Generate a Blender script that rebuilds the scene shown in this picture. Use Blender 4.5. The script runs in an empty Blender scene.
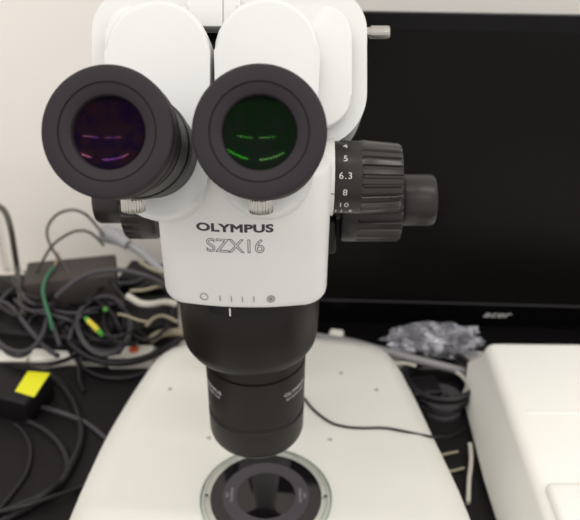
import bpy, bmesh, math, random
from mathutils import Vector, Matrix, noise
random.seed(7)
C = bpy.context.scene.collection
MM = 0.001
PI = math.pi

# ------------------------------------------------------------------ camera
CAM_Z = 507.0            # all lengths below are millimetres, desk top at z = 0
PITCH = math.radians(31.0); ROLL = math.radians(0.5); F = 760.0
fw = Vector((0, math.cos(PITCH), -math.sin(PITCH)))
r0 = Vector((1, 0, 0)); u0 = r0.cross(fw)
rt = r0 * math.cos(ROLL) + u0 * math.sin(ROLL)
up = rt.cross(fw)
EYE = Vector((0, 0, CAM_Z))
def ray(px, py):
    return fw + rt * ((px - 290) / F) + up * ((260 - py) / F)
def PD(px, py, d): return EYE + ray(px, py) * d
def PZ(px, py, z):
    r = ray(px, py); return EYE + r * ((z - CAM_Z) / r.z)
def PY(px, py, y):
    r = ray(px, py); return EYE + r * (y / r.y)

cam = bpy.data.cameras.new('camera'); camo = bpy.data.objects.new('camera', cam); C.objects.link(camo)
camo.matrix_world = Matrix.Translation(EYE * MM) @ Matrix((rt, up, -fw)).transposed().to_4x4()
cam.sensor_width = 36; cam.lens = 36 * F / 580; cam.clip_start = 0.01; cam.clip_end = 30
cam.dof.use_dof = True; cam.dof.focus_distance = 0.380; cam.dof.aperture_fstop = 12.5
bpy.context.scene.camera = camo

# ------------------------------------------------------------------ materials
def mat(name, col, rough=0.5, metal=0.0, spec=0.5, bump=0.0, bscale=800, var=0.0, vscale=30, coat=0.0, ior=None, tint=None):
    m = bpy.data.materials.new(name); m.use_nodes = True
    nt = m.node_tree; b = nt.nodes['Principled BSDF']
    b.inputs['Base Color'].default_value = (*col, 1)
    b.inputs['Roughness'].default_value = rough
    b.inputs['Metallic'].default_value = metal
    b.inputs['Specular IOR Level'].default_value = spec
    if coat: b.inputs['Coat Weight'].default_value = coat; b.inputs['Coat Roughness'].default_value = 0.02
    if ior: b.inputs['IOR'].default_value = ior
    if tint: b.inputs['Specular Tint'].default_value = (*tint, 1)
    tc = nt.nodes.new('ShaderNodeTexCoord')
    if var:
        n = nt.nodes.new('ShaderNodeTexNoise'); n.inputs['Scale'].default_value = vscale; n.inputs['Detail'].default_value = 4
        nt.links.new(tc.outputs['Object'], n.inputs['Vector'])
        mr = nt.nodes.new('ShaderNodeMapRange'); mr.inputs['To Min'].default_value = 1 - var; mr.inputs['To Max'].default_value = 1 + var
        nt.links.new(n.outputs['Fac'], mr.inputs['Value'])
        mx = nt.nodes.new('ShaderNodeVectorMath'); mx.operation = 'SCALE'; mx.inputs[0].default_value = col
        nt.links.new(mr.outputs['Result'], mx.inputs['Scale']); nt.links.new(mx.outputs['Vector'], b.inputs['Base Color'])
    if bump:
        n = nt.nodes.new('ShaderNodeTexNoise'); n.inputs['Scale'].default_value = bscale; n.inputs['Detail'].default_value = 3
        nt.links.new(tc.outputs['Object'], n.inputs['Vector'])
        bp = nt.nodes.new('ShaderNodeBump'); bp.inputs['Strength'].default_value = bump; bp.inputs['Distance'].default_value = 0.0005
        nt.links.new(n.outputs['Fac'], bp.inputs['Height']); nt.links.new(bp.outputs['Normal'], b.inputs['Normal'])
    return m
M = {}
M['white'] = mat('white_enamel', (0.685, 0.69, 0.675), 0.42, bump=0.05, bscale=1500)
M['body'] = mat('body_enamel', (0.685, 0.68, 0.665), 0.42, bump=0.05, bscale=1500)
M['base'] = mat('base_enamel', (0.755, 0.742, 0.69), 0.42, var=0.02, bump=0.05, bscale=1200)
M['rubber'] = mat('rubber', (0.021, 0.016, 0.019), 0.6, spec=0.25, bump=0.25, bscale=1400, var=0.12, vscale=150)
M['black'] = mat('black_anodised', (0.007, 0.006, 0.006), 0.38, spec=0.3, var=0.1)
M['barrel'] = mat('barrel_black', (0.008, 0.006, 0.0055), 0.42, spec=0.25, bump=0.1, bscale=1500)
M['knob'] = mat('knob_grey', (0.024, 0.020, 0.019), 0.3, spec=0.45, var=0.08, vscale=60)
M['knobend'] = mat('knob_dark', (0.018, 0.015, 0.0145), 0.36, spec=0.35, var=0.08, vscale=60)
M['chrome'] = mat('chrome', (0.46, 0.44, 0.41), 0.2, metal=1.0)
M['ink'] = mat('dark_ink', (0.035, 0.03, 0.045), 0.6)
M['inklight'] = mat('grey_ink', (0.17, 0.165, 0.17), 0.6)
M['print'] = mat('white_print', (0.62, 0.60, 0.58), 0.6)
M['printdim'] = mat('grey_print', (0.33, 0.32, 0.33), 0.6)
M['annulus'] = mat('lens_ring_grey', (0.05, 0.045, 0.054), 0.5)
M['insert'] = mat('stage_black_glass', (0.006, 0.005, 0.006), 0.05, spec=0.5)
M['wall'] = mat('wall_paint', (0.88, 0.84, 0.795), 0.8, var=0.015, vscale=6, bump=0.05, bscale=200)
M['desk'] = mat('desk_laminate', (0.66, 0.63, 0.57), 0.5, var=0.04, vscale=12)
M['floor'] = mat('floor_vinyl', (0.35, 0.34, 0.32), 0.6, var=0.05)
M['mat'] = mat('desk_mat', (0.011, 0.0095, 0.0098), 0.65, spec=0.2, bump=0.3, bscale=900, var=0.15)
M['screen'] = mat('screen', (0.0045, 0.0035, 0.0035), 0.35, spec=0.12)
M['bezel'] = mat('bezel', (0.003, 0.0025, 0.003), 0.3, spec=0.15)
M['bezelline'] = mat('bezel_trim', (0.03, 0.028, 0.03), 0.4)
M['cable'] = mat('cable_black', (0.013, 0.0115, 0.013), 0.4, spec=0.35)
M['cablegrey'] = mat('cable_dark_grey', (0.055, 0.05, 0.057), 0.45, spec=0.35)
M['cablebrown'] = mat('cable_brown_grey', (0.075, 0.066, 0.055), 0.5)
M['cablelight'] = mat('cable_light_grey', (0.33, 0.33, 0.345), 0.5)
M['rodgrey'] = mat('tube_grey', (0.25, 0.245, 0.25), 0.4)
M['cablewhite'] = mat('cable_white', (0.55, 0.52, 0.46), 0.5)
M['cablecream'] = mat('cable_cream', (0.30, 0.26, 0.18), 0.5)
M['green'] = mat('wire_green', (0.03, 0.15, 0.075), 0.45)
M['yellowgreen'] = mat('sleeve_green', (0.06, 0.30, 0.03), 0.5)
M['yellow'] = mat('sleeve_yellow', (0.62, 0.52, 0.03), 0.5)
M['sticker'] = mat('sticker_yellow', (0.80, 0.78, 0.01), 0.5)
M['orange'] = mat('button_orange', (0.66, 0.12, 0.03), 0.4)
M['copper'] = mat('copper', (0.5, 0.38, 0.25), 0.4, metal=0.6)
M['adapter'] = mat('adapter_black', (0.007, 0.006, 0.007), 0.45, spec=0.25, bump=0.1)
M['boxbrown'] = mat('box_brown_grey', (0.066, 0.055, 0.051), 0.7, spec=0.2, var=0.08)
M['plugwhite'] = mat('plug_white', (0.82, 0.79, 0.72), 0.45)
M['casewhite'] = mat('case_white', (0.90, 0.885, 0.835), 0.45, bump=0.05)

def glass_mat():
    m = bpy.data.materials.new('stage_glass'); m.use_nodes = True; nt = m.node_tree; nt.nodes.clear()
    o = nt.nodes.new('ShaderNodeOutputMaterial'); mix = nt.nodes.new('ShaderNodeMixShader')
    t = nt.nodes.new('ShaderNodeBsdfTransparent'); t.inputs[0].default_value = (0.985, 0.995, 0.985, 1)
    g = nt.nodes.new('ShaderNodeBsdfGlossy'); g.inputs['Roughness'].default_value = 0.02
    fr = nt.nodes.new('ShaderNodeFresnel'); fr.inputs[0].default_value = 1.33
    nt.links.new(fr.outputs[0], mix.inputs[0]); nt.links.new(t.outputs[0], mix.inputs[1]); nt.links.new(g.outputs[0], mix.inputs[2])
    nt.links.new(mix.outputs[0], o.inputs[0]); return m
M['glass'] = glass_mat()
M['glassedge'] = mat('glass_edge', (0.34, 0.44, 0.37), 0.3)
def film_mat():
    m = bpy.data.materials.new('clear_film'); m.use_nodes = True; nt = m.node_tree; nt.nodes.clear()
    o = nt.nodes.new('ShaderNodeOutputMaterial'); mix = nt.nodes.new('ShaderNodeMixShader')
    t = nt.nodes.new('ShaderNodeBsdfTransparent'); t.inputs[0].default_value = (0.85, 0.85, 0.88, 1)
    p = nt.nodes.new('ShaderNodeBsdfPrincipled'); p.inputs['Base Color'].default_value = (0.5, 0.5, 0.54, 1); p.inputs['Roughness'].default_value = 0.12
    p.inputs['Specular IOR Level'].default_value = 0.9
    tc = nt.nodes.new('ShaderNodeTexCoord'); n = nt.nodes.new('ShaderNodeTexNoise'); n.inputs['Scale'].default_value = 45; n.inputs['Detail'].default_value = 4
    nt.links.new(tc.outputs['Object'], n.inputs['Vector'])
    bp = nt.nodes.new('ShaderNodeBump'); bp.inputs['Strength'].default_value = 0.7; bp.inputs['Distance'].default_value = 0.004
    nt.links.new(n.outputs['Fac'], bp.inputs['Height']); nt.links.new(bp.outputs['Normal'], p.inputs['Normal'])
    n2 = nt.nodes.new('ShaderNodeTexNoise'); n2.inputs['Scale'].default_value = 38; n2.inputs['Detail'].default_value = 3; n2.inputs['Distortion'].default_value = 2.5
    nt.links.new(tc.outputs['Object'], n2.inputs['Vector'])
    mr = nt.nodes.new('ShaderNodeMapRange'); mr.inputs['From Min'].default_value = 0.42; mr.inputs['From Max'].default_value = 0.68  # noise paints crease highlights into the film as paler, less transparent patches
    mr.inputs['To Min'].default_value = 0.16; mr.inputs['To Max'].default_value = 0.85
    nt.links.new(n2.outputs['Fac'], mr.inputs['Value']); nt.links.new(mr.outputs['Result'], mix.inputs[0])
    nt.links.new(t.outputs[0], mix.inputs[1]); nt.links.new(p.outputs[0], mix.inputs[2]); nt.links.new(mix.outputs[0], o.inputs[0]); return m
M['film'] = film_mat()
def lens_mat(name, ca, cb, k):
    # coated ocular glass: near black with a tinted mirror reflection
    m = bpy.data.materials.new(name); m.use_nodes = True; nt = m.node_tree; nt.nodes.clear()
    o = nt.nodes.new('ShaderNodeOutputMaterial'); mix = nt.nodes.new('ShaderNodeMixShader'); mix.inputs[0].default_value = k
    d = nt.nodes.new('ShaderNodeBsdfDiffuse'); d.inputs[0].default_value = (0.004, 0.003, 0.005, 1)
    g = nt.nodes.new('ShaderNodeBsdfGlossy'); g.inputs['Roughness'].default_value = 0.10
    tc = nt.nodes.new('ShaderNodeTexCoord'); n = nt.nodes.new('ShaderNodeTexNoise'); n.inputs['Scale'].default_value = 160
    cr = nt.nodes.new('ShaderNodeValToRGB'); cr.color_ramp.elements[0].position = 0.42; cr.color_ramp.elements[1].position = 0.58
    cr.color_ramp.elements[0].color = (*ca, 1); cr.color_ramp.elements[1].color = (*cb, 1)
    nt.links.new(tc.outputs['Object'], n.inputs['Vector']); nt.links.new(n.outputs['Fac'], cr.inputs[0]); nt.links.new(cr.outputs[0], g.inputs[0])
    nt.links.new(d.outputs[0], mix.inputs[1]); nt.links.new(g.outputs[0], mix.inputs[2]); nt.links.new(mix.outputs[0], o.inputs[0]); return m
M['lensgreen'] = lens_mat('coated_glass_green', (0.08, 1.0, 0.04), (0.35, 0.95, 0.25), 0.010)
M['lenspurple'] = lens_mat('coated_glass_purple', (0.35, 0.08, 1.0), (1.0, 0.3, 0.55), 0.010)

# ------------------------------------------------------------------ object helpers (mm, world coordinates)
W = {}
def obj(name, bm, material, parent=None, smooth=True, angle=35):
    """link bm (vertices in world mm) as ONE mesh object"""
    bmesh.ops.recalc_face_normals(bm, faces=bm.faces)
    me = bpy.data.meshes.new(name)
    if parent is not None:
        origin = W[parent.name]
    else:
        xs = [v.co for v in bm.verts]
        origin = Vector(((min(c.x for c in xs) + max(c.x for c in xs)) / 2, (min(c.y for c in xs) + max(c.y for c in xs)) / 2, min(c.z for c in xs)))
    for v in bm.verts: v.co = (v.co - origin) * MM
    if smooth:
        for f in bm.faces: f.smooth = True
        for e in bm.edges:
            if len(e.link_faces) == 2 and e.calc_face_angle(0) > math.radians(angle): e.smooth = False
    bm.to_mesh(me); bm.free(); me.materials.append(material)
    o = bpy.data.objects.new(name, me); C.objects.link(o)
    if parent is not None: o.parent = parent
    else: o.location = origin * MM
    W[o.name] = origin
    return o
def empty(name, loc):
    o = bpy.data.objects.new(name, None); o.empty_display_size = 0.02; C.objects.link(o)
    o.location = Vector(loc) * MM; W[o.name] = Vector(loc); return o
def tag(o, label, cat, group=None, kind=None):
    if label: o['label'] = label
    if cat: o['category'] = cat
    if group: o['group'] = group
    if kind: o['kind'] = kind
    return o
def frame(loc, zdir, xhint=Vector((1, 0, 0))):
    z = Vector(zdir).normalized(); y = z.cross(xhint).normalized(); x = y.cross(z).normalized()
    m = Matrix((x, y, z)).transposed().to_4x4(); m.translation = Vector(loc); return m
def lathe(profile, mtx, n=64, bm=None, flute=None):
    """profile: list of (r, z); closed solid of revolution about local z"""
    bm = bm or bmesh.new(); rings = []
    for r, z in profile:
        if r < 1e-4: rings.append([bm.verts.new(mtx @ Vector((0, 0, z)))])
        else:
            ring = []
            for i in range(n):
                a = 2 * PI * i / n; rr = r
                if flute: rr = flute(i, r, z)
                ring.append(bm.verts.new(mtx @ Vector((rr * math.cos(a), rr * math.sin(a), z))))
            rings.append(ring)
    for a, b in zip(rings, rings[1:]):
        if len(a) == 1 and len(b) == 1: continue
        if len(a) == 1:
            for i in range(n): bm.faces.new((a[0], b[i], b[(i + 1) % n]))
        elif len(b) == 1:
            for i in range(n): bm.faces.new((a[i], a[(i + 1) % n], b[0]))
        else:
            for i in range(n): bm.faces.new((a[i], a[(i + 1) % n], b[(i + 1) % n], b[i]))
    return bm
def ringlathe(profile, mtx, n=64):
    """closed loop profile (torus like)"""
    return lathe(list(profile) + [profile[0]], mtx, n)
def prism(pts, mtx, z0, z1, bev=0, seg=3):
    """2D outline extruded from z0 to z1 in local frame, edges of both caps bevelled"""
    bm = bmesh.new()
    a = [bm.verts.new(mtx @ Vector((x, y, z0))) for x, y in pts]
    b = [bm.verts.new(mtx @ Vector((x, y, z1))) for x, y in pts]
    fa = bm.faces.new(a[::-1]); fb = bm.faces.new(b); n = len(pts)
    for i in range(n): bm.faces.new((a[i], a[(i + 1) % n], b[(i + 1) % n], b[i]))
    if bev:
        es = [e for e in bm.edges if (e in fa.edges or e in fb.edges)]
        bmesh.ops.bevel(bm, geom=es, offset=bev, segments=seg, affect='EDGES', profile=0.5)
    return bm
def box(mtx, x0, x1, y0, y1, z0, z1, bev=0, seg=3):
    bm = bmesh.new()
    bmesh.ops.create_cube(bm, size=1)
    for v in bm.verts:
        v.co = mtx @ Vector(((x0 + x1) / 2 + v.co.x * (x1 - x0), (y0 + y1) / 2 + v.co.y * (y1 - y0), (z0 + z1) / 2 + v.co.z * (z1 - z0)))
    if bev: bmesh.ops.bevel(bm, geom=list(bm.edges), offset=bev, segments=seg, affect='EDGES', profile=0.5)
    return bm
I4 = Matrix.Identity(4)
def T(x, y, z, rz=0): return Matrix.Translation((x, y, z)) @ Matrix.Rotation(math.radians(rz), 4, 'Z')
def rrect(w, h, r, n=8, cx=0, cy=0):
    out = []
    for (sx, sy, a0) in ((1, 1, 0), (-1, 1, 90), (-1, -1, 180), (1, -1, 270)):
        for k in range(n + 1):
            a = math.radians(a0 + 90 * k / n)
            out.append((cx + sx * (w / 2 - r) + r * math.cos(a), cy + sy * (h / 2 - r) + r * math.sin(a)))
    return out
def spline(pts, per=8):
    pts = [Vector(p) for p in pts]
    P = [2 * pts[0] - pts[1]] + pts + [2 * pts[-1] - pts[-2]]; out = []
    for i in range(1, len(P) - 2):
        for k in range(per):
            t = k / per
            out.append(0.5 * ((2 * P[i]) + (P[i + 1] - P[i - 1]) * t + (2 * P[i - 1] - 5 * P[i] + 4 * P[i + 1] - P[i + 2]) * t * t + (3 * P[i] - P[i - 1] - 3 * P[i + 1] + P[i + 2]) * t ** 3))
    out.append(pts[-1]); return out
def tube(pts, r, n=10, per=8, bm=None, rf=None):
    bm = bm or bmesh.new(); path = spline(pts, per) if per > 1 else [Vector(p) for p in pts]
    nrm = None; rings = []
    for i, p in enumerate(path):
        d = (path[min(i + 1, len(path) - 1)] - path[max(i - 1, 0)]).normalized()
        if nrm is None:
            nrm = d.cross(Vector((0, 0, 1)))
            if nrm.length < 1e-3: nrm = Vector((1, 0, 0))
        nrm = (nrm - d * nrm.dot(d)).normalized(); b = d.cross(nrm)
        rr = rf(i, len(path)) if rf else r
        rings.append([bm.verts.new(p + (nrm * math.cos(2 * PI * k / n) + b * math.sin(2 * PI * k / n)) * rr) for k in range(n)])
    for a, b in zip(rings, rings[1:]):
        for k in range(n): bm.faces.new((a[k], a[(k + 1) % n], b[(k + 1) % n], b[k]))
    bm.faces.new(rings[0][::-1]); bm.faces.new(rings[-1]); return bm
def text_bm(s, size, bold=0.0, outline=0.0, depth=0.15, spacing=1.0, sx=1.0, shear=0.0):
    """lettering centred on the origin in the local xy plane"""
    cu = bpy.data.curves.new('lettering', 'FONT'); cu.body = s; cu.size = size; cu.align_x = 'CENTER'
    cu.space_character = spacing; cu.offset = 0; cu.shear = shear; cu.resolution_u = 5
    if outline: cu.fill_mode = 'NONE'; cu.bevel_depth = outline; cu.bevel_resolution = 1
    else:
        cu.extrude = depth
        if bold: cu.bevel_depth = bold; cu.bevel_resolution = 1
    o = bpy.data.objects.new('lettering', cu); C.objects.link(o)
    dg = bpy.context.evaluated_depsgraph_get(); dg.update()
    me = bpy.data.meshes.new_from_object(o.evaluated_get(dg)); bm = bmesh.new(); bm.from_mesh(me)
    bpy.data.objects.remove(o); bpy.data.curves.remove(cu); bpy.data.meshes.remove(me)
    ys = [v.co.y for v in bm.verts]; xs = [v.co.x for v in bm.verts]
    my = (min(ys) + max(ys)) / 2; mx = (min(xs) + max(xs)) / 2
    for v in bm.verts: v.co.x = (v.co.x - mx) * sx; v.co.y -= my
    return bm
def tf(bm, fn):
    for v in bm.verts: v.co = fn(v.co)
    return bm
def ringpts(cx, cy, r, n, a0=0): return [(cx + r * math.cos(a0 + 2 * PI * k / n), cy + r * math.sin(a0 + 2 * PI * k / n)) for k in range(n)]

# ------------------------------------------------------------------ setting
tag(obj('wall_back', box(I4, -1400, 1500, 815, 915, -750, 1900), M['wall']), None, None, kind='structure')
tag(obj('trim_1', box(I4, -640, -358, 806, 815, -750, 1900, 1.5), M['wall']), None, None, kind='structure')
tag(obj('floor', box(I4, -1400, 1500, -2000, 950, -800, -750), M['floor']), None, None, kind='structure')

desk = empty('desk', (0, 480, -750))
tag(desk, 'pale laminate laboratory desk carrying the microscope, mat and monitor', 'desk')
obj('desktop', box(I4, -900, 1000, 90, 812, -30, 0, 2), M['desk'], desk)
for sx in (-860, 920):
    for sy in (130, 750): obj('leg', box(I4, sx, sx + 50, sy, sy + 50, -750, -30, 2), M['desk'], desk)
obj_mat = obj('desk_mat', box(I4, -560, 640, 105, 622, 0, 2.0, 0.6), M['mat'])
tag(obj_mat, 'flat black desk mat under the microscope base', 'desk mat')

# ------------------------------------------------------------------ microscope
AX, AY, YAW = -26.0, 412.0, -0.8
L = T(AX, AY, 0, YAW)                   # body frame: x right, -y front, z up
scope = empty('stereo_microscope', (AX, AY, 0))
tag(scope, 'white and black stereo microscope with two large black eyepieces on a broad white base', 'microscope')
ZT = 45.0
# base: flared top slab
inner_px = [(186, 351), (230, 345), (290, 342), (340, 346), (372, 353), (384, 362), (394, 382), (405, 410), (418, 440), (447, 520)]
inner_px_l = [(90, 520), (110, 488), (121, 455), (131, 425), (148, 393), (168, 362)]
top = [PZ(x, y, ZT) for x, y in inner_px]
topl = [PZ(x, y, ZT) for x, y in inner_px_l]
def ext(p, q, yy): t = (yy - p.y) / (q.y - p.y); return p + (q - p) * t
topR = top + [Vector((top[-1].x + 8, 300, ZT)), Vector((top[-1].x + 8, 215, ZT))]
topL = [ext(topl[1], topl[0], 215), ext(topl[1], topl[0], 250)] + topl
T_in = [(p.x, p.y) for p in topL + topR]
outer_px = [(181, 345), (228, 339), (290, 336), (344, 340), (380, 347), (398, 366), (407, 382), (417, 401), (433, 435), (469, 513)]
outer_px_l = [(68, 520), (81, 489), (104, 440), (125, 404), (142, 378), (158, 357)]
o1 = [PZ(x, y, 34) for x, y in outer_px]; o2 = [PZ(x, y, 34) for x, y in outer_px_l]
oR = o1 + [Vector((o1[-1].x + 5, 300, 34)), Vector((o1[-1].x + 5, 200, 34))]
oL = [ext(o2[1], o2[0], 200), ext(o2[1], o2[0], 245)] + o2
T_out = [(p.x, p.y) for p in oL + oR]
def smooth_loop(pts, per=4):
    n = len(pts); out = []
    P = [Vector((*p, 0)) for p in pts]
    for i in range(n):
        a, b, c, d = P[i - 1], P[i], P[(i + 1) % n], P[(i + 2) % n]
        for k in range(per):
            t = k / per
            q = 0.5 * ((2 * b) + (c - a) * t + (2 * a - 5 * b + 4 * c - d) * t * t + (3 * b - a - 3 * c + d) * t ** 3)
            out.append((q.x, q.y))
    return out
tin, tout = smooth_loop(T_in), smooth_loop(T_out)
ccx = sum(p[0] for p in tout) / len(tout); ccy = sum(p[1] for p in tout) / len(tout)
bm = bmesh.new(); loops = []
def lerp2(a, b, t): return (a[0] + (b[0] - a[0]) * t, a[1] + (b[1] - a[1]) * t)
levels = [(tout, 4, 0.985), (tout, 6, 1.0), (tout, 30, 1.0)]
for pts, z, s in levels: loops.append([bm.verts.new((ccx + (x - ccx) * s, ccy + (y - ccy) * s, z)) for x, y in pts])
for k, (t, z) in enumerate([(0.03, 33), (0.15, 36), (0.6, 42), (0.9, 44.6), (1.0, ZT)]):
    loops.append([bm.verts.new((*lerp2(a, b, t), z)) for a, b in zip(tout, tin)])
for a, b in zip(loops, loops[1:]):
    for i in range(len(a)): bm.faces.new((a[i], a[(i + 1) % len(a)], b[(i + 1) % len(a)], b[i]))
bm.faces.new(loops[0][::-1]); bm.faces.new(loops[-1])
base = obj('base', bm, M['base'], scope, angle=25)
for (x, y) in ((209, 438), (330, 439.5), (170, 389), (341, 373), (376.5, 390)):
    p = PZ(x, y, ZT)
    sc = obj('screw', lathe([(0, -3), (1.7, -3), (1.7, 0.15), (1.2, 0.25), (0.9, -0.6), (0, -0.6)], T(p.x, p.y, ZT), 16), M['ink'], base)
for sx in (-95, 60):
    for sy in (260, 590): obj('foot', lathe([(0, 2), (10, 2), (11, 3), (11, 5), (0, 5)], T(sx, sy, 0), 24), M['rubber'], base)
# stage plate
sp = PZ(266, 497.5, ZT); SM = T(sp.x, sp.y, ZT)
gl = obj('stage_plate', ringlathe([(43.2, 0.05), (50.2, 0.05), (50.4, 0.3), (50.4, 1.7), (50.1, 2.0), (43.2, 2.0)], SM, 96), M['glass'], scope)
obj('rim', ringlathe([(50.45, 0), (51.3, 0), (51.3, 1.3), (50.9, 1.8), (50.45, 1.8)], SM, 96), M['glassedge'], gl)
obj('engraved_circle', ringlathe([(47.2, 2.0), (47.55, 2.0), (47.55, 2.06), (47.2, 2.06)], SM, 96), M['inklight'], gl)
ins = obj('stage_insert', lathe([(0, 0.05), (43, 0.05), (43, 2.2), (42.6, 2.6), (0, 2.6)], SM, 96), M['insert'], scope)
obj('condenser_ring', ringlathe([(22.7, 2.55), (33.4, 2.55), (33.4, 2.75), (22.7, 2.75)], SM, 96), M['annulus'], ins)
obj('condenser_glass', lathe([(0, 2.5), (22.5, 2.5), (22.5, 2.7), (21.5, 2.9), (0, 3.2)], SM, 64), M['insert'], ins)
for sgn in (-1, 1):
    for dx, t, sz in ((26.5, 'OLYMPUS', 3.2), (30.0, 'SZX', 3.0)):
        o_ = obj('ring_lettering', tf(text_bm(t, sz, depth=0.04), lambda c: SM @ Vector((sgn * (dx + sgn * c.y * -1), c.x * 1.0 + 0, 2.82 + c.z)) if sgn > 0 else SM @ Vector((-dx - c.y, c.x, 2.82 + c.z))), M['printdim'], ins)
for sx in (-46, 46):
    obj('screw', lathe([(0, 2.02), (1.2, 2.02), (1.2, 2.5), (0.8, 2.7), (0, 2.7)], SM @ T(sx, 0, 0), 16), M['ink'], gl)

# column and focus arm (behind the body)
obj('column', prism(rrect(52, 40, 12), L @ T(0, 150, 0), 38, 335, 3), M['body'], scope)
obj('focus_arm', prism(rrect(58, 92, 10), L @ T(0, 88, 0), 262, 322, 4), M['body'], scope)

# zoom body
def front_y(x):                       # front face bulge
    return -47.5 + 7.2 * (x / 49.0) ** 2
def body_outline(hw=48.5):
    pts = []
    rc = 17
    for k in range(25):
        x = -hw + rc + (2 * (hw - rc)) * k / 24; pts.append((x, front_y(x)))
    yf = front_y(hw - rc)
    for k in range(1, 9):
        a = math.radians(-80 + 80 * k / 8); pts.append((hw - rc + rc * math.cos(a), yf + rc + rc * math.sin(a)))
    for k in range(0, 9):
        a = math.radians(90 * k / 8); pts.append((hw - 12 + 12 * math.cos(a), 32 + 12 * math.sin(a)))
    for k in range(0, 9):
        a = math.radians(90 + 90 * k / 8); pts.append((-hw + 12 + 12 * math.cos(a), 32 + 12 * math.sin(a)))
    for k in range(0, 8):
        a = math.radians(180 + 80 * k / 8); pts.append((-(hw - rc) + rc * math.cos(a), yf + rc + rc * math.sin(a)))
    return pts
bo = body_outline()
bm = bmesh.new(); loops = []
for z, ins_ in ((253.6, 4.0), (253.8, 2.6), (254.8, 1.3), (256.4, 0.5), (259.5, 0.0), (300, -0.3), (336, -0.6), (338.5, 0.6), (339, 2.0)):
    s = 1 - ins_ / 48.0
    loops.append([bm.verts.new(L @ Vector((x * s, y * s, z))) for x, y in bo])
for a, b in zip(loops, loops[1:]):
    for i in range(len(a)): bm.faces.new((a[i], a[(i + 1) % len(a)], b[(i + 1) % len(a)], b[i]))
bm.faces.new(loops[0][::-1]); bm.faces.new(loops[-1])
zb = obj('zoom_body', bm, M['body'], scope)
def on_front(bm, cx, cz, lift=0.35):
    def f(c):
        x = cx + c.x; return L @ Vector((x, front_y(x) - lift - c.z, cz + c.y))
    return tf(bm, f)
obj('brand_lettering', on_front(text_bm('OLYMPUS', 6.7, bold=0.38, sx=1.41, spacing=1.04, depth=0.08), -3.7, 308.0, 0.1), M['ink'], zb)
obj('model_lettering', on_front(text_bm('SZX16', 12.0, outline=0.2, sx=0.97, spacing=1.0), -3.7, 296.8, 0.3), M['ink'], zb)
bm = bmesh.new()
def seg(bm, x0, z0, x1, z1, w=0.4):
    d = Vector((x1 - x0, z1 - z0)); n = Vector((-d.y, d.x)).normalized() * w / 2
    vs = []
    for (x, z) in ((x0 - n.x, z0 - n.y), (x1 - n.x, z1 - n.y), (x1 + n.x, z1 + n.y), (x0 + n.x, z0 + n.y)):
        vs.append((x, z))
    a = [bm.verts.new(L @ Vector((x, front_y(x) - 0.42, z))) for x, z in vs]
    b = [bm.verts.new(L @ Vector((x, front_y(x) - 0.25, z))) for x, z in vs]
    bm.faces.new(a); bm.faces.new(b[::-1])
    for i in range(4): bm.faces.new((a[i], a[(i + 1) % 4], b[(i + 1) % 4], b[i]))
zs = 261.4; SH = -4.6
for x in (-9.0, -2.4, 4.0, 10.6): seg(bm, x + SH, zs - 1.9, x + SH, zs + 1.9, 0.42)
for cx in (-18.3, 20.4):
    pp = ringpts(cx + SH, zs + (0.3 if cx < 0 else 0), 2.2, 20)
    for i in range(20): seg(bm, *pp[i], *pp[(i + 1) % 20], 0.36)
for k in range(3):
    a = PI / 6 + k * PI / 3; dx, dz = 2.1 * math.cos(a), 2.1 * math.sin(a); seg(bm, 20.4 + SH - dx, zs - dz, 20.4 + SH + dx, zs + dz, 0.2)
pp = ringpts(20.4 + SH, zs, 1.0, 12)
for i in range(12): seg(bm, *pp[i], *pp[(i + 1) % 12], 0.2)
obj('aperture_scale', bm, M['inklight'], zb)

# lens mount barrel
mb = obj('lens_mount', lathe([(0, 258), (43.5, 258), (44.6, 252), (44.6, 246), (45.0, 245), (45.4, 225), (44.8, 208), (43.8, 203), (41.5, 199), (38.5, 196.5), (35.5, 195.5), (0, 195.5)], L, 96), M['barrel'], scope)
# aperture lever with white index
lv = bmesh.new(); A, B = [], []
for k in range(25):
    a = math.radians(-118 + 52 * k / 24)
    for lst, z in ((A, 253.5), (B, 247.5)):
        lst.append((lv.verts.new(L @ Vector((44.0 * math.cos(a), 44.0 * math.sin(a), z))), lv.verts.new(L @ Vector((45.7 * math.cos(a), 45.7 * math.sin(a), z)))))
for i in range(24):
    lv.faces.new((A[i][0], A[i + 1][0], A[i + 1][1], A[i][1])); lv.faces.new((B[i][0], B[i][1], B[i + 1][1], B[i + 1][0]))
    lv.faces.new((A[i][1], A[i + 1][1], B[i + 1][1], B[i][1])); lv.faces.new((A[i][0], B[i][0], B[i + 1][0], A[i + 1][0]))
for i in (0, 24): lv.faces.new((A[i][0], A[i][1], B[i][1], B[i][0]))
lever = obj('aperture_lever', lv, M['black'], mb)
obj('index_mark', box(L @ Matrix.Rotation(math.radians(-10.5), 4, 'Z') , -0.45, 0.45, -46.1, -45.6, 247.6, 253), M['print'], lever)

# objective
LO = L @ T(3.0, 0, 0)
ob = obj('objective_lens', lathe([(0, 200), (33.8, 200), (33.8, 186.5), (33.2, 186), (33.2, 184.6), (34.2, 184.2), (33.8, 147), (33.0, 146), (33.0, 142), (33.9, 141), (33.6, 123), (32.8, 119.8), (31, 118.2), (25, 118.2), (24, 119.5), (0, 119.5)], LO, 96), M['barrel'], scope)
obj('front_ring', ringlathe([(24.6, 117.2), (31.2, 117.2), (31.2, 118.2), (24.6, 118.2)], LO, 72), M['annulus'], ob)
obj('front_glass', lathe([(0, 116.6), (8, 116.8), (16, 117.4), (24.2, 118.6), (24.2, 119.4), (0, 119.4)], LO, 64), M['bezel'], ob)
obj('objective_screw', lathe([(0, 33.0), (0.9, 33.0), (0.9, 33.6), (0, 33.6)], LO @ T(0, 0, 126, 0) @ frame((0, 0, 0), (0.0, -1, 0)), 12), M['ink'], ob)
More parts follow.
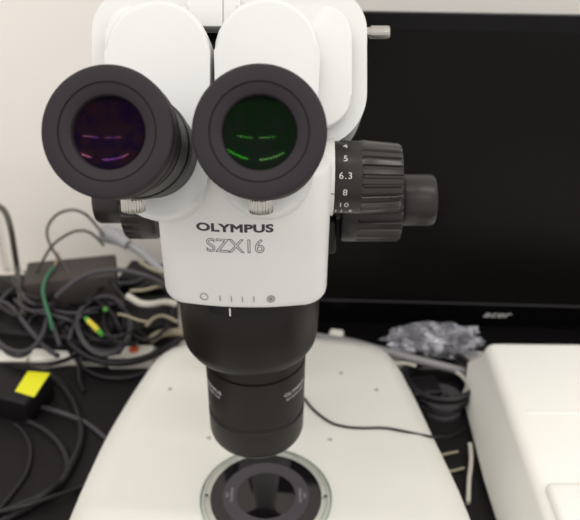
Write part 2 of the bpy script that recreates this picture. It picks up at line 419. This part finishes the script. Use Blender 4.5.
def on_cyl(bm, R, a0, z0, lift=0.15):
    def f(c):
        a = a0 + c.x / R; r = R + lift + c.z; return LO @ Vector((r * math.cos(a), r * math.sin(a), z0 + c.y))
    return tf(bm, f)
for ang in (-35, -147):
    obj('brand_lettering', on_cyl(text_bm('OLYMPUS', 4.0, bold=0.05, sx=1.25), 34.0, math.radians(ang), 171.0), M['printdim'], ob)
    obj('model_lettering', on_cyl(text_bm('SDF PLAPO 1XPF', 2.6, sx=0.95), 34.0, math.radians(ang), 166.6), M['printdim'], ob)

# zoom knob (right side of the zoom body)
def xframe(p, sgn=1):   # local z runs to the right, local x up
    m = Matrix.Rotation(math.radians(YAW * 0.5), 4, 'Z')
    return frame(p, m @ Vector((sgn, 0, 0)), Vector((0, -1, 0)))
def flutes(n, depth, per=8):
    def f(i, r, z):
        return r - (depth if (i % per) in (0, 1, 2) else 0.0) if n else r
    return f
kp = PY(334, 177, 405); KM = xframe(kp)
obj('collar', lathe([(0, -14), (22.5, -14), (22.5, -0.6), (0, -0.6)], KM, 64), M['body'], zb)
zk = obj('zoom_knob', lathe([(0, -0.6), (20.8, -0.6), (21.1, 0), (21.1, 15.0), (20.3, 15.6), (0, 15.6)], KM, 72), M['knobend'], scope)
def knob_flute(r0, nfl, depth):
    def f(i, r, z):
        if r < r0 - 3: return r
        return r - (depth if i % 8 in (0, 1, 2) else 0)
    return f
bm = lathe([(0, 14.5), (20.0, 14.5), (20.4, 15.5)], KM, 8 * 24)
bm.free()
bm = lathe([(12, 14.5), (21.2, 14.8), (21.5, 16.0), (19.9, 36.3), (18.9, 38.0), (12, 38.3), (0, 38.3)], KM, 8 * 24, flute=lambda i, r, z: r - (1.5 if (i % 8 in (1, 2, 3) and 15.9 < z and r > 18 and z < 37.5) else 0))
obj('fluted_grip', bm, M['knob'], zk)
obj('index_mark', box(KM, 20.5, 22.6, -0.3, 0.3, -2.8, -0.55), M['inklight'], zb)
def on_knob(bm, ang, cz):
    # ang: degrees below (positive) the line of sight
    def f(c):
        base_ang = math.radians(-(ang)) + (PI / 2 - math.radians(65)) ; a = base_ang + c.y / 21.2
        r = 21.25 + c.z
        y = -math.cos(a); z = math.sin(a)
        # KM local: x = -Y world direction (front), y = ?, z = right
        fr = KM.to_3x3(); right = fr.col[2]
        front = Vector((right.y, -right.x, 0)).normalized()
        return KM.translation + right * (cz + c.x) + front * (math.cos(a) * r) + Vector((0, 0, 1)) * (math.sin(a) * r)
    return tf(bm, f)
for s, a in (('4', -55), ('5', -29), ('6.3', -2), ('8', 24), ('10', 48), ('11.5', 66)):
    obj('scale_number', on_knob(text_bm(s, 5.2, bold=0.0, depth=0.05, sx=1.1, spacing=1.15), a, 5.4), M['print'], zk)
gp = KM @ Vector((0, 0, 30))
# focus knobs, both sides
for sgn, px0, px1, px2, pyc in ((1, 340, 399, 434, 200), (-1, 160, 127, 97, 197.5)):
    a = PY(px0, pyc, 450); b = PY(px1, pyc, 450); c = PY(px2, pyc, 450)
    FM = frame(a, (b - a).normalized(), Vector((0, -1, 0))); l1 = (b - a).length; l2 = (c - a).length
    bm = lathe([(12, 0), (26.2, 0.4), (27.3, 2), (27.3, 10), (27.3, 11), (27.3, l1 - 2), (26.2, l1 - 0.4), (12, l1), (0, l1)], FM, 8 * 26,
               flute=lambda i, r, z: r - (1.5 if (i % 8 in (1, 2, 3) and r > 27 and 10.5 < z) else 0))
    fk = obj('focus_knob', bm, M['knobend'], scope)
    obj('fine_focus_knob', lathe([(0, l1 - 1), (15.5, l1 - 1), (16.3, l1 + 1.5), (17.0, l1 + 3), (17.0, l2 - 2.5), (15.8, l2 - 0.5), (14.5, l2), (0, l2)], FM, 56), M['knobend'], fk)
    ax = bmesh.new()
    bm = lathe([(0, -26), (12.5, -26), (12.5, 1), (0, 1)], FM, 40); obj('focus_shaft', bm, M['black'], fk)
obj('focus_bracket', box(L, 40, 56, 24, 60, 250, 275, 2), M['black'], scope)

# observation head
def HF(px, py, d, yaw=-1.6, elev=31.0):
    e = math.radians(elev); n = Matrix.Rotation(math.radians(yaw), 3, 'Z') @ Vector((0, -math.cos(e), math.sin(e)))
    return frame(PD(px, py, d), n, Vector((1, 0, 0)))
def px_outline(M4, pts):
    """outline given as picture points met by the plane of frame M4"""
    out = []; inv = M4.inverted(); n = M4.to_3x3().col[2]; p0 = M4.translation
    for x, y in pts:
        r = ray(x, y); t = (p0 - EYE).dot(n) / r.dot(n); q = inv @ (EYE + r * t); out.append((q.x, q.y))
    return out
def arc(cx, cy, r, a0, a1, n=8, ry=None):
    ry = ry or r
    return [(cx + r * math.cos(math.radians(a0 + (a1 - a0) * k / n)), cy + ry * math.sin(math.radians(a0 + (a1 - a0) * k / n))) for k in range(n + 1)]
# housing outline (picture y runs down, angles clockwise)
HM = HF(230, 70, 438)
notch_l, notch_r, notch_y = 190, 240, 25
hpts = []
hpts += arc(134, 30, 42, 180, 270, 10, 42)            # top left
hpts += arc(325, 30, 42, 270, 360, 10, 42)            # top right
hpts += arc(312, 92, 55, 0, 90, 12, 56)               # bottom right
hpts += [(notch_r, 148), (notch_r, notch_y), (notch_l, notch_y), (notch_l, 148)]
hpts += arc(142, 98, 50, 90, 180, 12, 50)
hd = obj('head_housing', prism(px_outline(HM, hpts), HM, -52, 0, 4.5, 4), M['white'], scope)
obj('gap_dark_filler', prism(px_outline(HM, [(186, 26), (244, 26), (244, 146), (186, 146)]), HM, -50, -10), M['black'], hd)  # added black block, stands in for the darkness of the notch
# top seam on the bridge between the two channels
PM = HF(228, 70, 424)
for side, pts in (('l', arc(130, 30, 25, 180, 270, 8) + [(188, 5), (188, 128)] + arc(137, 96, 32, 90, 180, 8)),
                  ('r', [(236, 4)] + arc(322, 34, 30, 270, 360, 8) + arc(318, 94, 34, 0, 90, 8) + [(236, 128)])):
    obj('channel_cover', prism(px_outline(PM, pts), PM, -10, 0, 1.6, 3), M['white'], hd)
for xa, xb in ((186.5, 222.5), (223.0, 240)):
    obj('bridge_cover', prism(px_outline(PM, [(xa, -6), (xb, -6), (xb, 25.5), (xa, 25.5)]), PM, -12, -1.2, 0.5, 2), M['white'], hd)
# eyepiece prism housings (stadium shaped)
STD = 392
SMx = HF(212, 100, STD, elev=31.0)
stads = ((arc(157, 52, 53, 180, 360, 16) + [(210, 60)] + arc(159.5, 169, 49, 0, 180, 18, 51.5) , 'left'),
         (arc(267, 50, 53, 180, 360, 16) + [(320, 60)] + arc(265.5, 167, 49, 0, 180, 18, 51) , 'right'))
def tube_ring(px, py, d): return PD(px, py, d)
VPx, VPy = 311, 225
backdir = ray(VPx, VPy).normalized()
for (pts, side), (ex, ey, ed), coat in zip(stads, ((106.5, 131.5, 304), (259, 131.5, 300)), ('lenspurple', 'lensgreen')):
    st = obj('prism_housing', prism(px_outline(SMx, pts), SMx, -28, 0, 3.0, 4), M['white'], hd)
    E = frame(PD(ex, ey, ed), -backdir)              # local z towards the viewer, origin at the face
    ep = obj('eyepiece', lathe([(0, -13), (22.6, -13), (24.2, -15), (24.2, -31), (23.2, -31.6), (23.2, -33.4), (24.3, -34), (24.3, -52), (23.4, -53), (24.9, -54), (25.2, -58), (25.2, -61), (24.2, -62), (23.5, -66), (23.5, -88), (0, -88)], E, 96), M['barrel'], scope)
    # rubber eyecup
    prof = [(14.9, -3.2), (15.4, -2.3), (17.5, -1.3), (19.4, -0.9), (19.6, -1.3), (20.0, -1.3), (20.2, -0.55), (25.2, 0.0), (26.4, -0.6), (27.0, -1.8), (27.0, -8), (26.4, -9.0), (26.4, -10), (26.8, -10.6), (26.7, -17), (25.8, -18.2), (24.0, -18.4), (23.0, -14), (22.8, -12.0), (15.6, -12.0), (15.0, -9), (14.8, -4.6)]
    obj('eyecup', ringlathe(prof, E, 128), M['rubber'], ep)
    # concave coated ocular
    R = 25.0; lp = []
    for k in range(33):
        r = 14.7 * k / 32; lp.append((r, -10.8 + (R - math.sqrt(R * R - r * r))))
    obj('ocular_lens', lathe(lp + [(14.7, -12.6), (0, -12.6)], E, 128), M[coat], ep)
    # thumb screw under the tube
    spx = (133.5, 205) if side == 'left' else (261, 206)
    c = PD(spx[0], spx[1], 380)
    dn = Vector((0, -0.2, -1)).normalized()
    KF = frame(c, dn)
    n = 8 * 12
    obj('lock_screw', lathe([(0, -9), (3.5, -9), (3.5, -4.2), (5.9, -4.2), (6.2, -3.6), (6.2, 2.6), (5.8, 3.2), (0, 3.2)], KF, n, flute=lambda i, r, z: r - (0.35 if (i % 4 < 2 and r > 5) else 0)), M['chrome'], ep)
# chrome clamp screw on the housing's right side
a = PD(360, 32.5, 452); b = PD(389.5, 32.5, 452)
CM = frame(a, (b - a).normalized()); l = (b - a).length
obj('clamp_screw', lathe([(0, -6), (3.0, -6), (3.0, l * 0.35), (3.9, l * 0.36), (3.9, l - 0.8), (3.3, l), (0, l)], CM, 32), M['chrome'], hd)
# neck joining head and body
obj('head_mount', lathe([(0, 330), (36, 330), (36, 352), (33, 356), (0, 356)], L @ T(0, 12, 0), 64), M['white'], scope)

# ------------------------------------------------------------------ monitor
MYAW = 1.9
mb0 = PY(484, 325, 690)                    # a point on the bottom front edge
MN = T(mb0.x, mb0.y, 0, -MYAW)
zbot = mb0.z
ztop = PY(484, 14.5, 690).z
xl = -300.0; xr = 270.0
mon = empty('computer_monitor', MN @ Vector((0, 60, 0)))
tag(mon, 'wide black computer monitor switched off behind the microscope', 'monitor')
obj('casing', box(MN, xl, xr, 0, 7, zbot, ztop, 1.5), M['bezel'], mon)
obj('rear_shell', box(MN, xl + 40, xr - 40, 6, 38, zbot + 25, ztop - 60, 6), M['bezel'], mon)
zline = PY(484, 304, 690).z
obj('screen', box(MN, xl + 14, xr - 14, -0.6, 0.5, zline + 1.5, ztop - 15), M['screen'], mon)
obj('bezel_strip', box(MN, xl + 3, xr - 3, -1.6, 0.4, zline - 0.8, zline + 1.2, 0.3), M['bezelline'], mon)
lg = PY(497.5, 315, 690)
bm = text_bm('acer', 11.5, bold=0.0, sx=1.45, shear=0.35, depth=0.2)
lx = (MN.inverted() @ lg).x
tf(bm, lambda c: MN @ Vector((lx + c.x, -0.5 - c.z, lg.z + c.y)))
obj('brand_lettering', bm, M['print'], mon)
obj('stand_neck', box(MN, -45, 45, 25, 60, 8, 180, 4), M['bezel'], mon)
obj('stand_base', prism(rrect(430, 150, 30), MN @ T(-35, 40, 0), 0.1, 9, 2), M['bezel'], mon)

# ------------------------------------------------------------------ white equipment box, right
bx = empty('equipment_box', (300, 450, 2))
tag(bx, 'low rounded white plastic equipment box at the right edge of the desk', 'box')
c1 = PZ(482, 340, 65); 
XL, YB = c1.x, c1.y
bm = box(I4, XL + 1, XL + 260, 335, YB, 2, 66, 0)
bmesh.ops.subdivide_edges(bm, edges=list(bm.edges), cuts=1)
for v in bm.verts:
    if v.co.z < 10: v.co.x += -19 if v.co.x < XL + 50 else 0
bmesh.ops.bevel(bm, geom=[e for e in bm.edges if e.calc_face_angle(0) > 0.8], offset=11, segments=6, affect='EDGES', profile=0.5)
obj('case', bm, M['casewhite'], bx)
q = PZ(545, 480, 72)
bm = box(I4, q.x, q.x + 190, 340, q.y, 60, 72, 0)
es = [e for e in bm.edges]
bmesh.ops.bevel(bm, geom=es, offset=5.5, segments=4, affect='EDGES', profile=0.5)
obj('raised_lid', bm, M['casewhite'], bx)
g = PZ(526, 410, 66.3)
bm = box(I4, g.x, XL + 240, g.y - 4, g.y, 65.0, 66.5, 0.5)
obj('ridge', bm, M['casewhite'], bx)

# ------------------------------------------------------------------ cables
def lay(pts):
    return [PZ(x, y, z) for x, y, z in pts]
def cable(name, pts, r, m, label, cat='cable', group=None, per=8, n=10):
    o = obj(name, tube(lay(pts), r, n, per), M[m]); return tag(o, label, cat, group)
# thin wire across base
cable('thin_wire', [(262, 360, 46.3), (285, 378, 46.3), (303, 397, 46.3), (314, 410, 46.3), (330, 422, 46.3), (345, 426.5, 46.3), (362, 428, 46.2), (385, 428, 46.2), (408, 432, 46.2), (425, 435.5, 42), (438, 437, 34), (452, 436, 12), (466, 428, 4.5)], 1.1, 'cable', 'thin black wire curving across the white microscope base')
# left front loops on the mat
cable('power_cable', [(-12, 368, 6), (10, 368, 6), (45, 373, 6), (66, 390, 6), (78, 416, 6), (81, 437, 6), (73, 461, 6), (59, 484, 6), (35, 503, 6), (10, 517, 6), (-10, 530, 6)], 3.4, 'cable', 'thick black cable in a wide arc on the mat left of the base, outermost loop')
cable('power_cable', [(-10, 411, 5), (0, 413, 5), (21, 418, 5), (45, 430, 5), (62, 447, 5), (68, 465, 5), (62, 478, 5), (45, 494, 13), (20, 505, 6), (-8, 516, 5)], 3.0, 'cable', 'thick black cable curving just inside the outermost loop on the mat')
cable('power_cable', [(15, 424, 4), (24, 432, 4), (31, 449, 4), (27, 472, 4), (12, 494, 3.8), (0, 509, 3.8), (-6, 520, 3.8)], 1.8, 'cable', 'thin black cable in the innermost curve on the mat, left edge of photo')
cable('power_cable', [(30, 404, 5), (38, 406, 5), (62, 413, 13), (86, 423, 5), (107, 439, 5), (120, 448, 4.4)], 2.3, 'cablegrey', 'grey cable running from the power adapter under the left side of the microscope base')
cable('power_cable', [(-10, 514, 4), (21, 507, 15), (52, 497, 14), (80, 488, 4), (95, 478, 4)], 2.0, 'cable', 'black cable crossing the loops at the bottom left corner')

# adapter with yellow sticker
A0 = PZ(-22, 374, 30); A1 = PZ(52, 374, 30); A2 = PZ(35, 402, 30)
ang = math.degrees(math.atan2(A1.y - A0.y, A1.x - A0.x))
AMx = T(A1.x, A1.y, 0, -18)
ad = empty('power_adapter', AMx @ Vector((-60, -22, 2)))
tag(ad, 'black power adapter brick with a bright yellow sticker', 'power adapter')
obj('case', box(AMx, -110, 0, -44, 0, 2.1, 29, 3), M['adapter'], ad)
fm = T(0, 0, 0)
sq = [PZ(x, y, 29.35) for x, y in ((15, 391), (28, 371), (50, 373), (34, 397))]
bm = bmesh.new(); va = [bm.verts.new(p) for p in sq]; vb = [bm.verts.new(p - Vector((0, 0, 0.4))) for p in sq]
bm.faces.new(va); bm.faces.new(vb[::-1])
for i in range(4): bm.faces.new((va[i], va[(i + 1) % 4], vb[(i + 1) % 4], vb[i]))
obj('sticker', bm, M['sticker'], ad, smooth=False)['label'] = 'bright yellow sticker'

# heap behind: dark blocks first
def block(name, px, py, w, d, h, rz, m, label, cat, z0=0.1, bev=3):
    p = PZ(px, py, z0 + h)
    Mx = T(p.x, p.y, 0, rz)
    o = obj(name, box(Mx, -w / 2, w / 2, -d / 2, d / 2, z0, z0 + h, bev), M[m]); return tag(o, label, cat)
block('router_box', 71, 268, 98, 46, 62, 12, 'boxbrown', 'flat brown-grey box lying tilted behind the cable tangle', 'box')
block('power_strip', 12, 318, 150, 52, 34, -6, 'adapter', 'black power strip at the left edge under the cable tangle', 'power strip')
block('power_strip', 122, 312, 120, 60, 30, 8, 'adapter', 'black power strip under the coiled cables beside the microscope body', 'power strip')
block('power_adapter', 56, 308, 84, 44, 22, 14, 'adapter', 'black power adapter between the green wire and the brown-grey box', 'power adapter')
block('power_adapter', 10, 283, 100, 40, 30, 4, 'adapter', 'black power adapter nearest the wall at the left edge', 'power adapter')
block('power_adapter', 152, 272, 70, 46, 34, -12, 'adapter', 'black power adapter under the light grey plug', 'power adapter')
block('power_adapter', 98, 338, 60, 30, 22, -12, 'adapter', 'small black power adapter inside the coiled cable loop', 'power adapter')
block('plug_housing', 50, 349, 42, 30, 16, 14, 'plugwhite', 'white plug block on the desk just behind the yellow-stickered adapter', 'plug', bev=4)
block('plug_housing', 74, 349, 16, 26, 14, -8, 'plugwhite', 'small white plug block standing right of the larger white plug', 'plug', bev=4)
block('plug_housing', 6, 354, 46, 20, 14, 0, 'plugwhite', 'white plug block at the left edge above the black power adapter', 'plug', bev=4)
block('switch_box', 131, 351, 46, 22, 16, 2, 'plugwhite', 'white switch block with an orange button under the coiled cables', 'switch', bev=2)
sw = [o for o in C.objects if o.name.startswith('switch_box')][0]
p = PZ(134, 349, 17)
obj('button', lathe([(0, 0), (5.2, 0), (5.2, 1.6), (4.4, 2.4), (0, 2.6)], T(p.x, p.y, 15.9), 24), M['orange'], sw)['label'] = 'orange round button'

cable('grey_cable', [(-14, 212, 124), (-4, 206, 128), (5, 212, 124), (10.5, 228, 108), (14, 248, 80), (17, 268, 48), (20, 292, 42), (24, 315, 40)], 3.3, 'cablebrown', 'dark grey cable arching down beside the wall at the left edge')
cable('loop_wire', [(104, 236, 88), (95, 224, 100), (85, 214, 116), (72, 210, 122), (58, 214, 118), (48.5, 225, 105), (47.5, 237, 92), (53, 250, 80), (62, 262, 66), (70, 276, 60)], 1.6, 'cablebrown', 'thin brown-grey wire in the upper loop against the wall', 'wire')
cable('loop_wire', [(104, 246, 80), (96, 237, 90), (87, 231.5, 100), (76, 231, 110), (63, 237, 106), (52, 246, 98), (42, 262, 78), (34, 278, 54), (30, 296, 42)], 1.6, 'cablebrown', 'thin brown-grey wire in the lower loop against the wall', 'wire')
gw = obj('green_wire', tube(lay([(54, 267, 66), (47, 276, 66), (43, 290, 62), (45.5, 304, 58), (50, 318, 50), (52.5, 330, 40)]), 1.9, 10, 8), M['green'])
tag(gw, 'green insulated wire with a frayed bare end', 'wire')
bm = bmesh.new()
for k in range(7):
    tube(lay([(54, 267, 66), (56 + random.uniform(-1, 2), 262, 67), (57.5 + random.uniform(-3, 4), 254 + random.uniform(-3, 3), 68)]), 0.5, 6, 4, bm)
obj('bare_strands', bm, M['copper'], gw)['label'] = 'frayed bare wire strands'
# light grey plug + lead
pl = obj('grey_plug_cable', tube(lay([(124, 241, 76), (138, 250, 68), (152, 262, 58), (166, 275, 52), (180, 290, 46)]), 4.6, 12, 8), M['cablelight'])
tag(pl, 'light grey cable with a bulky plug left of the microscope body', 'cable')
obj('plug', tube(lay([(100, 232, 84), (108, 234, 82), (118, 238, 79), (128, 245, 75)]), 8.5, 14, 6, rf=lambda i, n: 1.25 * (5, 8, 8.6, 8.8, 8.8, 8.6, 8.4, 8.4, 8.2, 8.0, 7.6, 7.2, 7.0, 6.6, 6.2, 5.8, 5.4, 5.2, 5)[min(i, 18)]), M['cablelight'], pl)
cable('bundle_cable', [(56, 297, 60), (66, 288, 68), (78, 279, 75), (95, 272, 80), (118, 270, 80), (140, 274, 76), (158, 281, 66), (172, 292, 52)], 2.8, 'cablegrey', 'dark grey cable arching over the heap below the light grey plug')
cable('bundle_cable', [(52, 322, 44), (56, 334, 36), (60, 346, 30)], 2.4, 'cablegrey', 'short dark grey cable end below the green wire')
# coil loops
def coil(cx, cy, rx, ry, z, r, turns, label, m='cable', a0=0, wob=2.0, seed=1):
    rnd = random.Random(seed); pts = []
    n = int(turns * 14)
    for k in range(n + 1):
        a = a0 + 2 * PI * k / 14
        pts.append((cx + (rx + wob * math.sin(k * 0.9 + seed)) * math.cos(a), cy + (ry + wob * math.cos(k * 0.7 + seed)) * math.sin(a), z + 2.6 * r * k / 14))
    return cable('coiled_cable', pts, r, m, label, per=5, n=8)
coil(104, 325, 26, 28, 32, 2.8, 1.9, 'black cable coiled in an upright round loop beside the microscope body', 'cablegrey', 0.3, 1.5, 1)
coil(148, 311, 24, 28, 34, 2.0, 1.2, 'thin black cable in a tall narrow loop touching the microscope body', 'cable', 0.1, 1.5, 3)
coil(20, 320, 26, 34, 36, 2.3, 1.3, 'black cable in a loop at the left edge below the arching grey cable', 'cablegrey', 1.1, 2.5, 5)
cable('bundle_cable', [(64, 330, 34), (76, 348, 26), (95, 359, 20), (120, 363, 16), (148, 357, 16), (170, 345, 18), (190, 332, 22)], 3.8, 'cable', 'thick black cable sweeping under the coil towards the microscope body')
cable('bundle_cable', [(70, 352, 16), (84, 368, 10), (104, 377, 8), (130, 377, 8), (155, 368, 10), (180, 352, 14)], 2.0, 'cable', 'thin black cable along the rear edge of the desk mat')
cable('bundle_cable', [(-10, 364, 8), (20, 364, 34), (50, 364, 36), (74, 356, 24), (84, 344, 22), (96, 330, 52)], 2.2, 'cable', 'black cable passing behind the yellow-stickered adapter')
cable('bundle_cable', [(-8, 300, 42), (10, 306, 42), (30, 330, 40), (44, 346, 28), (58, 356, 26)], 2.6, 'cablegrey', 'dark grey cable slanting down in front of the left power strip')
cable('bundle_cable', [(66, 326, 42), (76, 342, 28), (78, 360, 16), (80, 380, 6), (84, 392, 4.5)], 2.0, 'cable', 'thin black cable dropping onto the mat beside the coil')
cable('white_cable', [(128, 296, 60), (140, 303, 60), (152, 304, 58), (166, 302, 54), (176, 304, 50)], 3.6, 'cablewhite', 'short white cable showing through the tangle next to the microscope body')
cable('cream_cable', [(150, 340, 24), (160, 334, 26), (174, 332, 26), (190, 334, 24)], 4.6, 'cablecream', 'cream cable low behind the microscope body')
cable('cream_cable', [(130, 291, 62), (144, 290, 60), (156, 287, 58), (168, 286, 54)], 2.0, 'cablecream', 'thin cream cable above the short white cable')
cable('cream_cable', [(118, 314, 60), (127, 316, 60), (138, 320, 58), (148, 322, 56)], 1.4, 'cablecream', 'thin cream cable inside the coiled loops')
cable('cream_cable', [(140, 262, 66), (150, 268, 64), (160, 272, 60), (172, 274, 56)], 2.2, 'cablecream', 'cream cable highest in the tangle beside the microscope body')
cable('cream_cable', [(146, 326, 46), (154, 318, 48), (164, 316, 46), (178, 322, 42)], 1.8, 'cablecream', 'thin cream cable under the end of the short white cable')
# yellow-green sleeve
ys = obj('cable_sleeve', tube(lay([(86, 318.5, 64), (94, 326, 64), (102, 334.5, 64)]), 2.4, 12, 6), M['yellowgreen'])
tag(ys, 'green and yellow sleeve lying inside the coiled cable', 'cable sleeve')
obj('yellow_band', tube(lay([(88.5, 321, 64), (94, 326.2, 64), (98.5, 331, 64)]), 2.7, 12, 6), M['yellow'], ys)['label'] = 'yellow middle band'
gd = PZ(105, 307, 66)
tag(obj('bead', lathe([(0, 0), (2.6, 0), (2.6, 2), (1.6, 3), (0, 3)], T(gd.x, gd.y, 62), 16), M['yellowgreen']), 'tiny green bead above the green and yellow sleeve', 'bead')
# anonymous tangle
rnd = random.Random(11)
for k in range(26):
    cx, cy = rnd.uniform(0, 165), rnd.uniform(276, 338)
    zz = 36 + rnd.uniform(0, 22); pts = []
    a = rnd.uniform(-0.7, 0.9); ln = rnd.uniform(16, 30); bend = rnd.uniform(-14, 14)
    for j in range(6):
        t = j / 5 * 2 - 1
        pts.append((cx + ln * t * math.cos(a) - bend * (1 - t * t) * math.sin(a), cy + ln * t * math.sin(a) + bend * (1 - t * t) * math.cos(a), zz - 12 * t * t + rnd.uniform(-3, 3)))
    o = obj('tangled_cable', tube(lay(pts), rnd.uniform(1.3, 2.6), 8, 6), M['cable' if k % 3 else 'cablegrey'])
    tag(o, 'short stretch of dark cable buried in the tangled heap left of the microscope', 'cable', 'dark cables buried in the tangle')

# ------------------------------------------------------------------ right rear clutter
cable('grey_tube', [(296, 333, 24), (322, 337.5, 24), (350, 342, 24), (380, 350, 24), (406, 357, 24), (430, 363, 22), (456, 369.5, 18), (476, 374, 14)], 4.4, 'rodgrey', 'grey plastic tube lying slanted behind the microscope base', 'tube')
block('plug_housing', 336, 333, 16, 18, 12, -12, 'plugwhite', 'white plug block under the left end of the monitor', 'plug', z0=2, bev=3)
# clear bag
bp = PZ(434, 345, 20)
bm = bmesh.new(); bmesh.ops.create_icosphere(bm, subdivisions=4, radius=1)
rb = random.Random(5)
for v in bm.verts:
    d = v.co.normalized(); nn = noise.turbulence(d * 2.2 + Vector((3, 1, 7)), 4, True) - 0.5
    rdg = abs(noise.noise(d * 3.5)) * 0.5
    s = 1 + 0.45 * nn - 0.3 * rdg + rb.uniform(-0.05, 0.05)
    v.co = Vector((bp.x + d.x * 50 * s, bp.y + d.y * 25 * s, max(9.6, 26 + d.z * 17 * s)))
bag = obj('plastic_bag', bm, M['film'], smooth=False)
tag(bag, 'crumpled clear plastic bag under the monitor', 'plastic bag')
# cable coil and dark items right of the base
def coil2(name, px, py, R, ry, z, r, turns, label, m='cable'):
    p = PZ(px, py, z); pts = []
    for k in range(int(turns * 18) + 1):
        a = 2 * PI * k / 18 + 0.4; pts.append((p.x + (R + 1.2 * math.sin(k * .8)) * math.cos(a), p.y + (ry + 1.2 * math.cos(k * .6)) * math.sin(a), z + 2.2 * r * k / 18))
    return tag(obj(name, tube(pts, r, 8, 4), M[m]), label, 'cable')
coil2('coiled_cable', 438, 388, 34, 38, 6, 2.9, 3.3, 'thick black cable coiled between the microscope base and the white box')
block('power_adapter', 424, 384, 30, 26, 22, 10, 'adapter', 'black plug adapter lying inside the right cable coil', 'power adapter', z0=2.1)
p = PZ(443, 398, 16)
tag(obj('cable_reel', lathe([(0, 2.2), (19, 2.2), (19, 5), (16, 6), (16, 15), (19, 16), (18.5, 18), (6, 18), (5, 15), (0, 15)], T(p.x, p.y, 0), 48), M['cablegrey']), 'small dark grey round reel beside the white box', 'reel')
def spiral(name, pts, r, label):
    # ribbed spiral-wrap tube
    o = obj(name, tube(lay(pts), r, 12, 24, rf=lambda i, n: r * (1.0 if i % 4 < 2 else 0.78)), M['cablewhite']); return tag(o, label, 'cable')
spiral('spiral_wrap', [(470, 444, 10), (471, 460, 9), (469, 480, 8), (468, 503, 6)], 2.2, 'ribbed white spiral cable standing next to the white box')
spiral('spiral_wrap', [(388, 361, 22), (396, 363.5, 24), (406, 363.5, 24), (416, 366, 22)], 2.2, 'ribbed white spiral cable behind the rear right corner of the base')
spiral('spiral_wrap', [(456, 372, 26), (463, 377, 24), (468, 386, 20), (470, 398, 14)], 2.2, 'ribbed white spiral cable above the coiled cable against the white box')
cable('cream_cable', [(436, 456, 5), (446, 454, 5), (458, 451.5, 5)], 1.3, 'cablecream', 'upper of two short cream wires on the mat right of the base')
cable('cream_cable', [(442, 472, 5), (452, 471, 5), (464, 468, 5)], 1.3, 'cablecream', 'lower of two short cream wires on the mat right of the base')

# ------------------------------------------------------------------ light
def area(name, loc, rot, sx, sy, power, col=(1, 1, 1)):
    l = bpy.data.lights.new(name, 'AREA'); l.shape = 'RECTANGLE'; l.size = sx; l.size_y = sy; l.energy = power; l.color = col
    o = bpy.data.objects.new(name, l); o.location = loc; o.rotation_euler = [math.radians(a) for a in rot]; C.objects.link(o); return o
for i, (x, y) in enumerate(((-0.7, -1.3), (0.95, -1.3), (-0.7, 0.1), (0.95, 0.1))):
    area('ceiling_light', (x, y, 1.75), (0, 0, 0), 1.2, 0.05, 6.5 if x < 0 else 8.5, (1.0, 0.98, 0.94))
w = bpy.data.worlds.new('world'); bpy.context.scene.world = w; w.use_nodes = True
w.node_tree.nodes['Background'].inputs[0].default_value = (1.0, 0.965, 0.93, 1)
w.node_tree.nodes['Background'].inputs[1].default_value = 0.95
vs = bpy.context.scene.view_settings
vs.view_transform = 'Standard'; vs.look = 'None'; vs.gamma = 1; vs.use_curve_mapping = False; vs.exposure = 0.0
